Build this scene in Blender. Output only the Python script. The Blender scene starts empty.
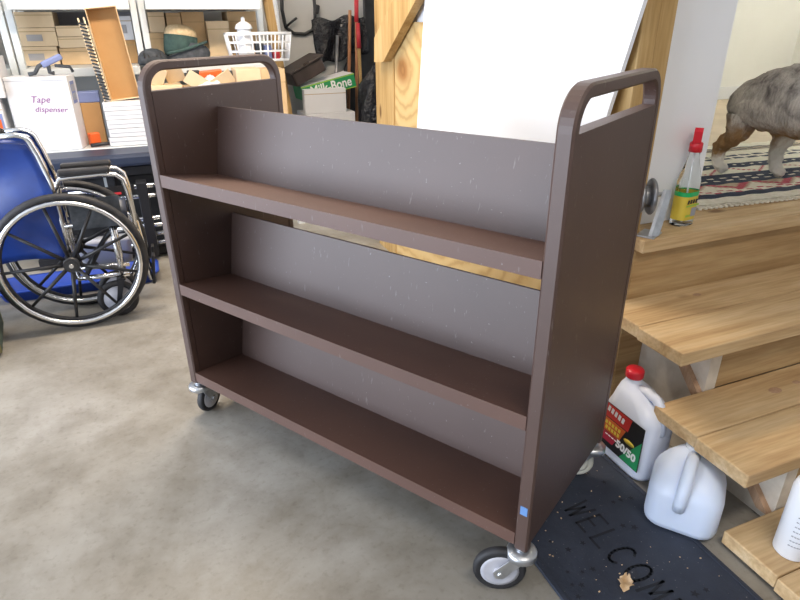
import bpy, bmesh, math, random
from mathutils import Vector, Matrix, Euler
random.seed(7)
S = bpy.context.scene
COL = S.collection
R = math.radians

# ------------------------------------------------------------------ camera
cam = bpy.data.objects.new('camera', bpy.data.cameras.new('camera'))
COL.objects.link(cam)
cam.data.sensor_fit = 'HORIZONTAL'
cam.data.sensor_width = 36
cam.data.lens = 595.9 / 800 * 36
cam.data.clip_start = 0.02
cam.data.clip_end = 200
YAW, PITCH, ROLL = -0.38552, -0.4394, -0.0079
fw = Vector((-math.sin(YAW) * math.cos(PITCH), math.cos(YAW) * math.cos(PITCH), math.sin(PITCH)))
r0 = Vector((math.cos(YAW), math.sin(YAW), 0))
u0 = r0.cross(fw)
rr = math.cos(ROLL) * r0 + math.sin(ROLL) * u0
uu = -math.sin(ROLL) * r0 + math.cos(ROLL) * u0
mw = Matrix.Identity(4)
for i in range(3):
    mw[i][0] = rr[i]; mw[i][1] = uu[i]; mw[i][2] = -fw[i]
mw.translation = Vector((.0149, -1.7675, 1.1823))
cam.matrix_world = mw
S.camera = cam

# ------------------------------------------------------------------ light
W = bpy.data.worlds.new('daylight')
S.world = W
W.use_nodes = True
bg = W.node_tree.nodes['Background']
bg.inputs['Color'].default_value = (0.80, 0.90, 1.0, 1)
bg.inputs['Strength'].default_value = 1.0

def area(name, loc, target, sx, sy, power, color):
    l = bpy.data.lights.new(name, 'AREA')
    l.shape = 'RECTANGLE'; l.size = sx; l.size_y = sy
    l.energy = power; l.color = color
    o = bpy.data.objects.new(name, l)
    COL.objects.link(o)
    o.location = loc
    d = Vector(target) - Vector(loc)
    o.rotation_euler = d.to_track_quat('-Z', 'Y').to_euler()
    return o
area('garage_door_daylight', (-4.2, -0.6, 1.05), (0.4, -0.6, 0.80), 5.2, 2.5, 285, (0.78, 0.86, 1.0))
area('shop_ceiling_light', (0.2, 0.7, 2.42), (0.2, 1.1, 0), 1.2, 0.3, 52, (1.0, 0.84, 0.66))
area('front_fill_light', (0.6, -2.0, 2.42), (0.6, -2.0, 0), 1.2, 0.3, 18, (1.0, 0.90, 0.78))  # added fill brightening the doorway drywall; no fixture known here
area('house_ceiling_light', (2.6, 0.5, 2.95), (2.4, 0.4, 0.6), 0.9, 0.9, 400, (1.0, 0.94, 0.82))
S.view_settings.view_transform = 'Standard'
S.view_settings.look = 'None'
S.view_settings.gamma = 1
S.view_settings.use_curve_mapping = False
S.view_settings.exposure = 0.34

# ------------------------------------------------------------------ materials
MATS = {}
def newmat(name, color, rough=.5, metal=0, spec=.5, **kw):
    m = bpy.data.materials.new(name); m.use_nodes = True
    b = m.node_tree.nodes['Principled BSDF']
    b.inputs['Base Color'].default_value = (*color, 1)
    b.inputs['Roughness'].default_value = rough
    b.inputs['Metallic'].default_value = metal
    b.inputs['Specular IOR Level'].default_value = spec
    for k, v in kw.items():
        b.inputs[k].default_value = v
    return m
def N(m, t, **props):
    n = m.node_tree.nodes.new(t)
    for k, v in props.items(): setattr(n, k, v)
    return n
def L(m, a, b): m.node_tree.links.new(a, b)
def coords(m, scale=(1, 1, 1), which='Object'):
    tc = N(m, 'ShaderNodeTexCoord'); mp = N(m, 'ShaderNodeMapping')
    mp.inputs['Scale'].default_value = scale
    L(m, tc.outputs[which], mp.inputs['Vector'])
    return mp.outputs['Vector']
def ramp(m, fac, stops):
    r = N(m, 'ShaderNodeValToRGB'); e = r.color_ramp.elements
    while len(e) < len(stops): e.new(.5)
    for k, (p, c) in enumerate(stops):
        e[k].position = p; e[k].color = (*c, 1)
    L(m, fac, r.inputs['Fac'])
    return r.outputs['Color']
def noise(m, vec, scale, detail=4, rough=.55, dist=0):
    n = N(m, 'ShaderNodeTexNoise')
    n.inputs['Scale'].default_value = scale; n.inputs['Detail'].default_value = detail
    n.inputs['Roughness'].default_value = rough; n.inputs['Distortion'].default_value = dist
    L(m, vec, n.inputs['Vector'])
    return n.outputs['Fac']
def mixc(m, fac, a, b, mode='MIX'):
    x = N(m, 'ShaderNodeMix', data_type='RGBA', blend_type=mode)
    if isinstance(fac, (int, float)): x.inputs['Factor'].default_value = fac
    else: L(m, fac, x.inputs['Factor'])
    for s, v in ((6, a), (7, b)):
        if isinstance(v, tuple): x.inputs[s].default_value = (*v, 1)
        else: L(m, v, x.inputs[s])
    return x.outputs[2]
def math_(m, op, a, b=None, c=None):
    n = N(m, 'ShaderNodeMath', operation=op)
    for i, v in enumerate((a, b, c)):
        if v is None: continue
        if isinstance(v, (int, float)): n.inputs[i].default_value = v
        else: L(m, v, n.inputs[i])
    return n.outputs[0]
def setc(m, col): L(m, col, m.node_tree.nodes['Principled BSDF'].inputs['Base Color'])
def bump(m, h, strength=.2, dist=.01):
    b = N(m, 'ShaderNodeBump'); b.inputs['Strength'].default_value = strength; b.inputs['Distance'].default_value = dist
    L(m, h, b.inputs['Height']); L(m, b.outputs['Normal'], m.node_tree.nodes['Principled BSDF'].inputs['Normal'])
def mottled(name, c1, c2, scale=6, rough=.6, stretch=(1, 1, 1), bmp=0, **kw):
    m = newmat(name, c1, rough, **kw)
    v = coords(m, stretch)
    f = noise(m, v, scale)
    setc(m, ramp(m, f, [(.35, c1), (.65, c2)]))
    if bmp: bump(m, f, bmp)
    return m
def wood(name, c1, c2, c3, axis=0, rough=.6, ringscale=9, knots=True):
    m = newmat(name, c1, rough)
    st = [14, 14, 14]; st[axis] = .9
    v = coords(m, tuple(st))
    f = noise(m, v, 1.6, 5, .6, .4)
    f2 = noise(m, v, 9, 3, .5)
    base = ramp(m, f, [(.30, c1), (.5, c2), (.72, c3)])
    fine = ramp(m, f2, [(.32, (.76, .71, .64)), (.64, (1, 1, 1))])
    col = mixc(m, .7, base, fine, 'MULTIPLY')
    if knots:
        st2 = [7, 7, 7]; st2[axis] = 3.2
        vo = N(m, 'ShaderNodeTexVoronoi'); vo.inputs['Scale'].default_value = 1.0
        L(m, coords(m, tuple(st2)), vo.inputs['Vector'])
        kf = ramp(m, vo.outputs['Distance'], [(.07, (1, 1, 1)), (.15, (0, 0, 0))])
        col = mixc(m, kf, col, (c1[0] * .45, c1[1] * .36, c1[2] * .3))
    setc(m, col); bump(m, f2, .12, .004)
    return m
M = MATS
# cart paint: dark brown enamel with hairline scratches
def paint(name, c1, c2, rough):
    m = newmat(name, c1, rough, spec=.85)
    v = coords(m)
    f = noise(m, v, 3, 5)
    base = ramp(m, f, [(.3, c1), (.7, c2)])
    sp = noise(m, coords(m, (110, 110, 26)), 1.0, 2)
    sp2 = noise(m, v, 120, 2)
    k = math_(m, 'MULTIPLY', ramp(m, sp, [(.68, (0, 0, 0)), (.76, (1, 1, 1))]), .24)
    k2 = math_(m, 'MULTIPLY', ramp(m, sp2, [(.72, (0, 0, 0)), (.78, (1, 1, 1))]), .35)
    col = mixc(m, k, base, (.30, .27, .25)); col = mixc(m, k2, col, (.4, .37, .35))
    setc(m, col); bump(m, noise(m, v, 260, 2), .08, .002)
    return m
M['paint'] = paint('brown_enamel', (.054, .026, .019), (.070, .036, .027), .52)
M['shelfpaint_lit'] = paint('brown_enamel_lit_shelf', (.080, .037, .026), (.104, .049, .034), .52)  # same enamel, warmer and lighter: overhead lamp's light put into the colour
M['chrome'] = newmat('chrome', (.78, .79, .81), .16, 1)
M['zinc'] = mottled('zinc_plate', (.50, .52, .55), (.68, .70, .73), 30, .34, metal=.9)
M['rubber'] = mottled('black_rubber', (.012, .012, .014), (.03, .03, .034), 20, .6)
M['hub_grey'] = mottled('grey_hub', (.42, .42, .47), (.52, .52, .56), 20, .45)
M['hub_cream'] = mottled('cream_wheel', (.55, .53, .44), (.66, .63, .54), 20, .5)
M['blackmetal'] = newmat('black_metal', (.018, .019, .024), .4, .2)
M['blackplastic'] = mottled('black_plastic', (.014, .014, .016), (.03, .03, .033), 12, .42)
M['vinylblue'] = mottled('blue_vinyl', (.010, .034, .19), (.016, .058, .30), 5, .34, bmp=.2)
M['navypad'] = mottled('navy_vinyl', (.014, .022, .048), (.028, .040, .075), 5, .42, bmp=.1)
M['brightblue'] = newmat('bright_blue_plastic', (.012, .05, .34), .35)
M['pine'] = wood('pine_boards', (.46, .29, .14), (.61, .43, .23), (.69, .53, .33), 0)
M['pinez'] = wood('pine_upright', (.34, .20, .065), (.47, .30, .115), (.56, .39, .18), 2)
M['pine_end'] = mottled('end_grain', (.60, .47, .30), (.74, .60, .40), 40, .7)
M['rough_pine'] = wood('rough_sawn_pine', (.33, .20, .085), (.46, .30, .14), (.55, .39, .20), 0, .75)
M['grey_pine'] = mottled('weathered_board', (.56, .49, .40), (.68, .62, .53), 18, .75)
M['brown_strip'] = wood('reddish_strip', (.34, .20, .12), (.47, .30, .19), (.54, .36, .24), 2, knots=False)
M['cardboard'] = mottled('cardboard', (.56, .38, .20), (.66, .47, .27), 5, .8)
M['cardpale'] = mottled('pale_cardboard', (.66, .50, .31), (.76, .60, .40), 5, .8)
M['cardbrown'] = mottled('brown_cardboard', (.44, .25, .10), (.52, .31, .13), 4, .7)
M['tape'] = newmat('packing_tape', (.42, .29, .14), .3)
M['boxlabel'] = newmat('grey_label', (.38, .37, .38), .6)
M['white'] = mottled('white_card', (.66, .66, .69), (.72, .72, .74), 4, .6)
M['whitepaint'] = mottled('white_enamel', (.64, .68, .69), (.70, .73, .74), 4, .35)
M['whiteplastic'] = newmat('white_plastic', (.80, .82, .86), .35)
M['milky'] = newmat('milky_plastic', (.66, .74, .90), .38, **{'Subsurface Weight': .25, 'Subsurface Radius': (.05, .06, .08), 'Subsurface Scale': .3})
M['jugwhite'] = newmat('jug_plastic', (.74, .79, .92), .32, **{'Subsurface Weight': .15, 'Subsurface Radius': (.03, .03, .04), 'Subsurface Scale': .3})
M['red'] = newmat('red_plastic', (.62, .015, .03), .35)
M['redlabel'] = newmat('red_label', (.55, .03, .025), .4)
M['crimson'] = newmat('crimson_label', (.42, .02, .05), .4)
M['orangelabel'] = newmat('orange_label', (.55, .11, .02), .4)
M['orange'] = newmat('orange_plastic', (.75, .12, .02), .4)
M['yellow'] = newmat('yellow_print', (.70, .53, .06), .45)
M['green'] = newmat('green_print', (.02, .28, .10), .45)
M['lime'] = newmat('lime_print', (.35, .55, .06), .45)
M['greenliquid'] = newmat('bright_green', (.01, .42, .12), .3)
M['blackprint'] = newmat('black_print', (.01, .01, .012), .45)
M['whiteprint'] = newmat('white_print', (.85, .85, .86), .5)
M['purpleink'] = newmat('purple_ink', (.22, .02, .22), .7)
M['bluelabel'] = newmat('blue_label', (.20, .25, .48), .6)
M['foil'] = newmat('grey_print', (.35, .36, .40), .5)
M['clear'] = newmat('clear_plastic', (.93, .96, .95), .06, **{'Transmission Weight': 1.0, 'IOR': 1.12})
M['drywall'] = mottled('white_drywall', (.84, .85, .88), (.88, .89, .91), 2, .8)
M['sidewall'] = mottled('white_side_wall', (.74, .76, .80), (.78, .80, .83), 2, .8)
M['panel'] = mottled('smooth_white_panel', (.84, .86, .90), (.88, .89, .92), 1.2, .42)
M['backwall'] = mottled('grey_back_wall', (.50, .49, .47), (.58, .57, .55), 2, .85)
M['ceiling'] = newmat('ceiling_white', (.72, .72, .71), .9)
M['housewall'] = mottled('cream_wall', (.84, .83, .76), (.88, .87, .80), 2, .8)
M['trimwhite'] = newmat('white_trim', (.84, .84, .82), .5)
M['interiorfloor'] = mottled('tan_floor', (.50, .40, .28), (.62, .51, .37), 4, .5)
M['leather'] = mottled('dark_leather', (.035, .024, .02), (.07, .05, .045), 8, .45)
M['charcoalcloth'] = mottled('charcoal_cloth', (.03, .036, .045), (.07, .08, .095), 25, .8)
M['greencloth'] = mottled('dark_green_cloth', (.025, .055, .055), (.05, .10, .09), 20, .8)
M['straw'] = mottled('straw', (.56, .42, .24), (.70, .55, .34), 60, .8, bmp=.3)
M['bagplastic'] = newmat('black_bin_bag', (.010, .010, .013), .22)
bump(M['bagplastic'], noise(M['bagplastic'], coords(M['bagplastic']), 9, 5, .6, .6), 1.0, .06)
M['handle'] = wood('tool_handle', (.30, .12, .05), (.44, .22, .11), (.55, .33, .18), 2, knots=False)
M['redtool'] = newmat('red_tool', (.50, .03, .04), .4)
M['steel'] = mottled('worn_steel', (.20, .20, .21), (.38, .38, .39), 14, .4, metal=.7)
M['crate'] = mottled('mossy_wood', (.10, .09, .035), (.24, .19, .08), 16, .85, bmp=.3)
M['cratedark'] = mottled('dark_green_board', (.035, .06, .05), (.07, .10, .08), 14, .8)
M['leaf'] = mottled('dry_leaf', (.50, .33, .17), (.70, .52, .34), 40, .8)
M['bluesticker'] = newmat('blue_sticker', (.12, .25, .52), .5)
M['seamdark'] = newmat('dark_seam', (.02, .018, .016), .8)
M['rug_cream'] = mottled('rug_cream', (.70, .66, .54), (.82, .78, .68), 60, .95)
M['rug_navy'] = mottled('rug_navy', (.018, .026, .055), (.04, .055, .095), 60, .95)
M['rug_red'] = mottled('rug_red', (.40, .05, .08), (.52, .10, .14), 60, .95)
M['rug_tan'] = mottled('rug_tan', (.42, .34, .24), (.55, .45, .33), 60, .95)

# floor concrete
def concrete():
    m = newmat('concrete', (.4, .38, .34), .40)
    v = coords(m)
    a = noise(m, v, 1.7, 6, .62, .3); b = noise(m, v, 7, 6, .65); c = noise(m, v, 60, 3)
    base = ramp(m, a, [(.30, (.190, .172, .145)), (.48, (.285, .268, .236)), (.70, (.385, .374, .350))])
    st = ramp(m, b, [(.32, (.66, .63, .58)), (.58, (1, 1, 1))])
    col = mixc(m, .75, base, st, 'MULTIPLY')
    sp = ramp(m, c, [(.28, (.75, .73, .70)), (.45, (1, 1, 1))])
    col = mixc(m, .6, col, sp, 'MULTIPLY')
    # two hairline cracks
    wv = N(m, 'ShaderNodeTexVoronoi', feature='DISTANCE_TO_EDGE'); wv.inputs['Scale'].default_value = .55
    dv = N(m, 'ShaderNodeVectorMath', operation='ADD'); L(m, v, dv.inputs[0])
    nn = N(m, 'ShaderNodeTexNoise'); nn.inputs['Scale'].default_value = 3; L(m, v, nn.inputs['Vector'])
    sc = N(m, 'ShaderNodeVectorMath', operation='SCALE'); sc.inputs['Scale'].default_value = .35
    L(m, nn.outputs['Color'], sc.inputs[0]); L(m, sc.outputs[0], dv.inputs[1])
    L(m, dv.outputs[0], wv.inputs['Vector'])
    k = ramp(m, wv.outputs['Distance'], [(.0, (.7, .67, .62)), (.003, (1, 1, 1))])
    col = mixc(m, .18, col, k, 'MULTIPLY')
    setc(m, col)
    ro = ramp(m, b, [(.3, (.34, .34, .34)), (.7, (.52, .52, .52))])
    L(m, ro, m.node_tree.nodes['Principled BSDF'].inputs['Roughness'])
    bump(m, c, .08, .004)
    return m
M['concrete'] = concrete()
def plywood():
    m = newmat('plywood', (.7, .5, .25), .6)
    v = coords(m, (1, 1.0, 1.3))
    d = N(m, 'ShaderNodeVectorMath', operation='SUBTRACT'); L(m, v, d.inputs[0]); d.inputs[1].default_value = (1.17, .99, 1.26)
    ln = N(m, 'ShaderNodeVectorMath', operation='LENGTH'); L(m, d.outputs[0], ln.inputs[0])
    n = noise(m, coords(m), 5, 4)
    s = math_(m, 'SINE', math_(m, 'ADD', math_(m, 'MULTIPLY', ln.outputs['Value'], 85), math_(m, 'MULTIPLY', n, 14)))
    col = ramp(m, math_(m, 'MULTIPLY_ADD', s, .5, .5), [(.0, (.44, .28, .11)), (.30, (.53, .36, .15)), (1, (.57, .40, .18))])
    kn = ramp(m, ln.outputs['Value'], [(.05, (.60, .42, .30)), (.11, (1, 1, 1))])
    setc(m, mixc(m, 1.0, col, kn, 'MULTIPLY'))
    return m
M['plywood'] = plywood()
def matrubber():
    m = newmat('navy_mat', (.03, .04, .06), .62)
    v = coords(m)
    a = noise(m, v, 9, 5); c = noise(m, v, 160, 2)
    col = ramp(m, a, [(.3, (.014, .020, .036)), (.7, (.030, .038, .060))])
    k = ramp(m, c, [(.70, (0, 0, 0)), (.76, (1, 1, 1))])
    setc(m, mixc(m, math_(m, 'MULTIPLY', k, .35), col, (.42, .42, .40)))
    bump(m, noise(m, v, 90, 3), .35, .004)
    return m
M['mat'] = matrubber()
M['matdark'] = newmat('mat_relief', (.010, .013, .020), .75)
def merle():
    m = newmat('dog_coat', (.4, .38, .36), .9, spec=.2)
    v = coords(m)
    sx = N(m, 'ShaderNodeSeparateXYZ'); L(m, v, sx.inputs[0])
    n1 = noise(m, coords(m, (1.0, 1.0, 1.0)), 14, 4, .6, .5); n2 = noise(m, coords(m, (40, 40, 14)), 3.2, 3)
    gy = ramp(m, n1, [(.30, (.13, .115, .11)), (.45, (.42, .38, .35)), (.62, (.62, .57, .52))])
    gy = mixc(m, .5, gy, ramp(m, n2, [(.3, (.45, .43, .42)), (.7, (1, 1, 1))]), 'MULTIPLY')
    z = math_(m, 'ADD', sx.outputs['Z'], math_(m, 'MULTIPLY', math_(m, 'SUBTRACT', n1, .5), .16))
    tanf = ramp(m, z, [(.15, (1, 1, 1)), (.23, (0, 0, 0))])
    whf = ramp(m, z, [(.05, (1, 1, 1)), (.09, (0, 0, 0))])
    col = mixc(m, tanf, gy, (.34, .20, .09))
    # white belly and chest, grows towards the front
    bel = math_(m, 'ADD', math_(m, 'MULTIPLY', sx.outputs['X'], 1.6), math_(m, 'ADD', math_(m, 'MULTIPLY', sx.outputs['Y'], -1.2), math_(m, 'MULTIPLY', sx.outputs['Z'], -1.5)))
    bf = ramp(m, math_(m, 'ADD', bel, math_(m, 'MULTIPLY', n1, .2)), [(.0, (0, 0, 0)), (.10, (1, 1, 1))])
    col = mixc(m, bf, col, (.72, .70, .62))
    col = mixc(m, whf, col, (.78, .75, .68))
    setc(m, col); bump(m, n2, .5, .02)
    return m
M['merle'] = merle()
M['hair_hat'] = M['straw']

# ------------------------------------------------------------------ mesh builder
class MB:
    def __init__(s): s.bm = bmesh.new(); s.mi = 0
    def _f(s, vs, smooth=False):
        try: f = s.bm.faces.new(vs)
        except ValueError: return None
        f.smooth = smooth; f.material_index = s.mi
        return f
    def box(s, c, d, rot=None, bev=0):
        b = bmesh.new(); bmesh.ops.create_cube(b, size=1)
        bmesh.ops.scale(b, vec=d, verts=b.verts)
        if bev: bmesh.ops.bevel(b, geom=b.edges[:], offset=bev, segments=2, affect='EDGES', profile=.5)
        if rot: bmesh.ops.rotate(b, cent=(0, 0, 0), matrix=Euler([R(a) for a in rot]).to_matrix(), verts=b.verts)
        bmesh.ops.translate(b, vec=c, verts=b.verts)
        return s._merge(b, False)
    def bounds(s, x0, x1, y0, y1, z0, z1, bev=0):
        return s.box(((x0 + x1) / 2, (y0 + y1) / 2, (z0 + z1) / 2), (x1 - x0, y1 - y0, z1 - z0), None, bev)
    def _merge(s, b, smooth):
        mp = {v: s.bm.verts.new(v.co) for v in b.verts}
        for f in b.faces: s._f([mp[v] for v in f.verts], smooth)
        b.free(); return s
    def sweep(s, pts, prof, closed=False, caps=True, smooth=True, upv=(0, 0, 1)):
        """prof: list of (a,b) offsets in the frame (side, up')"""
        pts = [Vector(p) for p in pts]; n = len(pts); rings = []
        prev = None
        for i, p in enumerate(pts):
            a = pts[(i - 1) % n] if (closed or i) else p
            b = pts[(i + 1) % n] if (closed or i < n - 1) else p
            t = (b - a).normalized()
            if prev is None:
                uv = Vector(upv)
                if abs(t.dot(uv)) > .98: uv = Vector((1, 0, 0)) if abs(t.x) < .9 else Vector((0, 1, 0))
                side = t.cross(uv).normalized()
            else:
                side = (prev - t * prev.dot(t)).normalized()
            prev = side
            up = side.cross(t).normalized()
            k = 1.0
            if (closed or 0 < i < n - 1):
                d1 = (p - a).normalized(); d2 = (b - p).normalized()
                k = 1.0
            rings.append([s.bm.verts.new(p + side * q[0] * k + up * q[1] * k) for q in prof])
        m = len(prof)
        for i in range(n if closed else n - 1):
            A, B = rings[i], rings[(i + 1) % n]
            for j in range(m): s._f([A[j], A[(j + 1) % m], B[(j + 1) % m], B[j]], smooth)
        if not closed and caps:
            s._f(rings[0][::-1]); s._f(rings[-1])
        return s
    def tube(s, pts, r, n=10, closed=False, upv=(0, 0, 1)):
        return s.sweep(pts, [(r * math.cos(2 * math.pi * k / n), r * math.sin(2 * math.pi * k / n)) for k in range(n)], closed, True, True, upv)
    def cyl(s, p0, p1, r0, r1=None, n=20):
        r1 = r0 if r1 is None else r1
        p0, p1 = Vector(p0), Vector(p1); t = (p1 - p0).normalized()
        x = t.orthogonal().normalized(); y = t.cross(x)
        A = []; B = []
        for k in range(n):
            d = x * math.cos(2 * math.pi * k / n) + y * math.sin(2 * math.pi * k / n)
            A.append(s.bm.verts.new(p0 + d * r0)); B.append(s.bm.verts.new(p1 + d * r1))
        for k in range(n): s._f([A[k], A[(k + 1) % n], B[(k + 1) % n], B[k]], True)
        s._f(A[::-1]); s._f(B)
        return s
    def lathe(s, prof, c=(0, 0, 0), axis='Z', n=24, sx=1, sy=1, caps=True):
        c = Vector(c); rings = []
        for (r, h) in prof:
            ring = []
            for k in range(n):
                a = 2 * math.pi * k / n; q = Vector((r * math.cos(a) * sx, r * math.sin(a) * sy, h))
                if axis == 'Y': q = Vector((q.x, -q.z, q.y)); q = Vector((q.x, q.y, q.z))
                if axis == 'X': q = Vector((q.z, q.x, q.y))
                ring.append(s.bm.verts.new(c + q))
            rings.append(ring)
        for A, B in zip(rings, rings[1:]):
            for k in range(n): s._f([A[k], A[(k + 1) % n], B[(k + 1) % n], B[k]], True)
        if caps:
            s._f(rings[0][::-1]); s._f(rings[-1])
        return s
    def prism(s, poly, vec):
        """poly: 3d outline; extruded by vec"""
        v = Vector(vec)
        A = [s.bm.verts.new(Vector(p)) for p in poly]; B = [s.bm.verts.new(Vector(p) + v) for p in poly]
        n = len(A)
        s._f(A[::-1]); s._f(B)
        for k in range(n): s._f([A[k], A[(k + 1) % n], B[(k + 1) % n], B[k]])
        return s
    def loops(s, rings, smooth=True, caps=True):
        rs = [[s.bm.verts.new(Vector(p)) for p in r] for r in rings]
        n = len(rs[0])
        for A, B in zip(rs, rs[1:]):
            for k in range(n): s._f([A[k], A[(k + 1) % n], B[(k + 1) % n], B[k]], smooth)
        if caps: s._f(rs[0][::-1], smooth); s._f(rs[-1], smooth)
        return s
    def grid(s, fn, nu, nv, thick=0, smooth=True):
        P = [[Vector(fn(i / nu, j / nv)) for j in range(nv + 1)] for i in range(nu + 1)]
        def nrm(i, j):
            a = P[min(i + 1, nu)][j] - P[max(i - 1, 0)][j]; b = P[i][min(j + 1, nv)] - P[i][max(j - 1, 0)]
            q = a.cross(b); return q.normalized() if q.length else Vector((0, 0, 1))
        A = [[s.bm.verts.new(P[i][j]) for j in range(nv + 1)] for i in range(nu + 1)]
        for i in range(nu):
            for j in range(nv): s._f([A[i][j], A[i + 1][j], A[i + 1][j + 1], A[i][j + 1]], smooth)
        if thick:
            B = [[s.bm.verts.new(P[i][j] - nrm(i, j) * thick) for j in range(nv + 1)] for i in range(nu + 1)]
            for i in range(nu):
                for j in range(nv): s._f([B[i][j], B[i][j + 1], B[i + 1][j + 1], B[i + 1][j]], smooth)
            for i in range(nu):
                s._f([A[i][0], B[i][0], B[i + 1][0], A[i + 1][0]]); s._f([A[i][nv], A[i + 1][nv], B[i + 1][nv], B[i][nv]])
            for j in range(nv):
                s._f([A[0][j], A[0][j + 1], B[0][j + 1], B[0][j]]); s._f([A[nu][j], B[nu][j], B[nu][j + 1], A[nu][j + 1]])
        return s
    def build(s, name, mat, parent=None, loc=None, rot=None):
        bmesh.ops.recalc_face_normals(s.bm, faces=s.bm.faces)
        me = bpy.data.meshes.new(name); s.bm.to_mesh(me); s.bm.free()
        for mm in (mat if isinstance(mat, (list, tuple)) else [mat]):
            me.materials.append(M[mm] if isinstance(mm, str) else mm)
        o = bpy.data.objects.new(name, me); COL.objects.link(o)
        if parent: o.parent = parent
        if loc: o.location = loc
        if rot: o.rotation_euler = [R(a) for a in rot]
        return o
def tag(o, label, cat, group=None, kind=None):
    o['label'] = label; o['category'] = cat
    if group: o['group'] = group
    if kind: o['kind'] = kind
    return o
def thing(name, label, cat, loc=(0, 0, 0), rot=(0, 0, 0), group=None):
    o = bpy.data.objects.new(name, None); COL.objects.link(o)
    o.empty_display_size = .1
    o.location = loc; o.rotation_euler = [R(a) for a in rot]
    return tag(o, label, cat, group)
def struct(o): o['kind'] = 'structure'; return o
def copy_tree(o, parent=None):
    c = o.copy(); COL.objects.link(c)
    if parent is not None: c.parent = parent
    for ch in [x for x in bpy.data.objects if x.parent == o]: copy_tree(ch, c)
    return c
def arc(c, r, a0, a1, n, plane='YZ'):
    out = []
    for k in range(n + 1):
        a = R(a0 + (a1 - a0) * k / n); p = r * math.cos(a); q = r * math.sin(a)
        d = {'YZ': (0, p, q), 'XZ': (p, 0, q), 'XY': (p, q, 0)}[plane]
        out.append((c[0] + d[0], c[1] + d[1], c[2] + d[2]))
    return out
def text_mesh(name, body, size, mat, parent, matrix, extrude=.0006, shear=0, align='CENTER', bold=0):
    cu = bpy.data.curves.new(name, 'FONT')
    cu.body = body; cu.size = size; cu.extrude = extrude; cu.shear = shear; cu.align_x = align; cu.align_y = 'CENTER'; cu.offset = bold
    cu.resolution_u = 3
    tmp = bpy.data.objects.new(name + '_t', cu); COL.objects.link(tmp)
    dg = bpy.context.evaluated_depsgraph_get(); dg.update()
    me = bpy.data.meshes.new_from_object(tmp.evaluated_get(dg))
    bpy.data.objects.remove(tmp); bpy.data.curves.remove(cu)
    me.transform(matrix); me.materials.clear(); me.materials.append(M[mat])
    o = bpy.data.objects.new(name, me); COL.objects.link(o); o.parent = parent
    return o
def frame(origin, x, y):
    x = Vector(x).normalized(); y = Vector(y); y = (y - x * y.dot(x)).normalized(); z = x.cross(y)
    m = Matrix.Identity(4)
    for i in range(3): m[i][0] = x[i]; m[i][1] = y[i]; m[i][2] = z[i]; m[i][3] = origin[i]
    return m

# ================================================================== SETTING
struct(MB().bounds(-3.2, 3.4, -6, 2.95, -.1, 0).build('floor', 'concrete'))
struct(MB().bounds(-3.2, 3.4, 2.85, 2.95, 0, 2.5).build('wall_back', 'backwall'))
struct(MB().bounds(-3.3, -3.2, -6, 2.95, 2.3, 2.5).build('wall_left', 'sidewall'))
struct(MB().bounds(-3.3, -3.2, 2.0, 2.85, 0, 2.3).build('wall_left_end', 'sidewall'))
struct(MB().bounds(-9, -3.2, -6, 4, -.11, -.01).build('floor_driveway', 'concrete'))
struct(MB().bounds(-3.3, 3.4, -4.4, -4.3, 0, 2.5).build('wall_near', 'backwall'))
struct(MB().bounds(3.4, 3.5, -4.4, -.45, 0, 2.5).build('wall_far_right', 'backwall'))
struct(MB().bounds(-3.3, 3.4, -6, 2.95, 2.5, 2.56).build('ceiling', 'ceiling'))
# house corner: side wall facing the cart, plywood below and white board above
struct(MB().bounds(1.172, 1.29, -.40, 1.30, 0, 2.5).build('wall_right', 'sidewall'))
struct(MB().bounds(1.157, 1.1715, -.39, 1.089, 0, 1.173).build('trim_3', 'plywood'))
struct(MB().bounds(1.15, 1.1715, 1.09, 1.34, 0, 2.45).build('trim_4', 'pinez'))
# studs at the house corner
m = MB(); m.bounds(1.178, 1.229, -.50, -.405, 0, 2.5, .003); m.bounds(1.231, 1.287, -.495, -.41, 0, 2.5, .003)
struct(m.build('trim_1', 'pinez'))
# wall with the doorway into the house
m = MB(); m.bounds(1.288, 1.543, -.448, -.34, .62, 2.5); m.bounds(3.1, 3.4, -.448, -.34, .62, 2.5)
m.bounds(1.288, 3.4, -.448, -.34, 2.45, 2.5)
struct(m.build('wall_front', 'drywall'))
m = MB(); m.bounds(1.39, 3.4, -.36, 1.83, .55, .612); struct(m.build('floor_house', 'interiorfloor'))
m = MB(); m.bounds(1.39, 4.8, 1.75, 1.83, .612, 3.1); struct(m.build('wall_house', 'housewall'))
m = MB(); m.bounds(1.33, 1.39, -.34, 1.75, .612, 3.1); struct(m.build('wall_inner', 'housewall'))
m = MB(); m.bounds(3.4, 4.8, -.36, 1.83, .55, .612); struct(m.build('floor_hall', 'interiorfloor'))
m = MB(); m.bounds(4.8, 4.88, -.36, 1.83, .55, 3.1); struct(m.build('wall_hall', 'housewall'))
m = MB(); m.bounds(1.39, 4.8, 1.732, 1.75, .612, .70, .003); struct(m.build('baseboard_house', 'trimwhite'))
struct(MB().bounds(1.33, 4.88, -.36, 1.83, 3.1, 3.16).build('ceiling_house', 'ceiling'))
# landing boards in front of the doorway
m = MB(); m.bounds(1.236, 3.3, -.572, -.502, .582, .620, .003); struct(m.build('trim_2', 'pine'))
m = MB(); m.bounds(1.289, 3.3, -.500, -.362, .582, .619, .002); struct(m.build('trim_5', 'pine'))
m = MB(); m.bounds(1.236, 3.3, -.545, -.505, 0, .580); struct(m.build('trim_6', 'rough_pine'))

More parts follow.
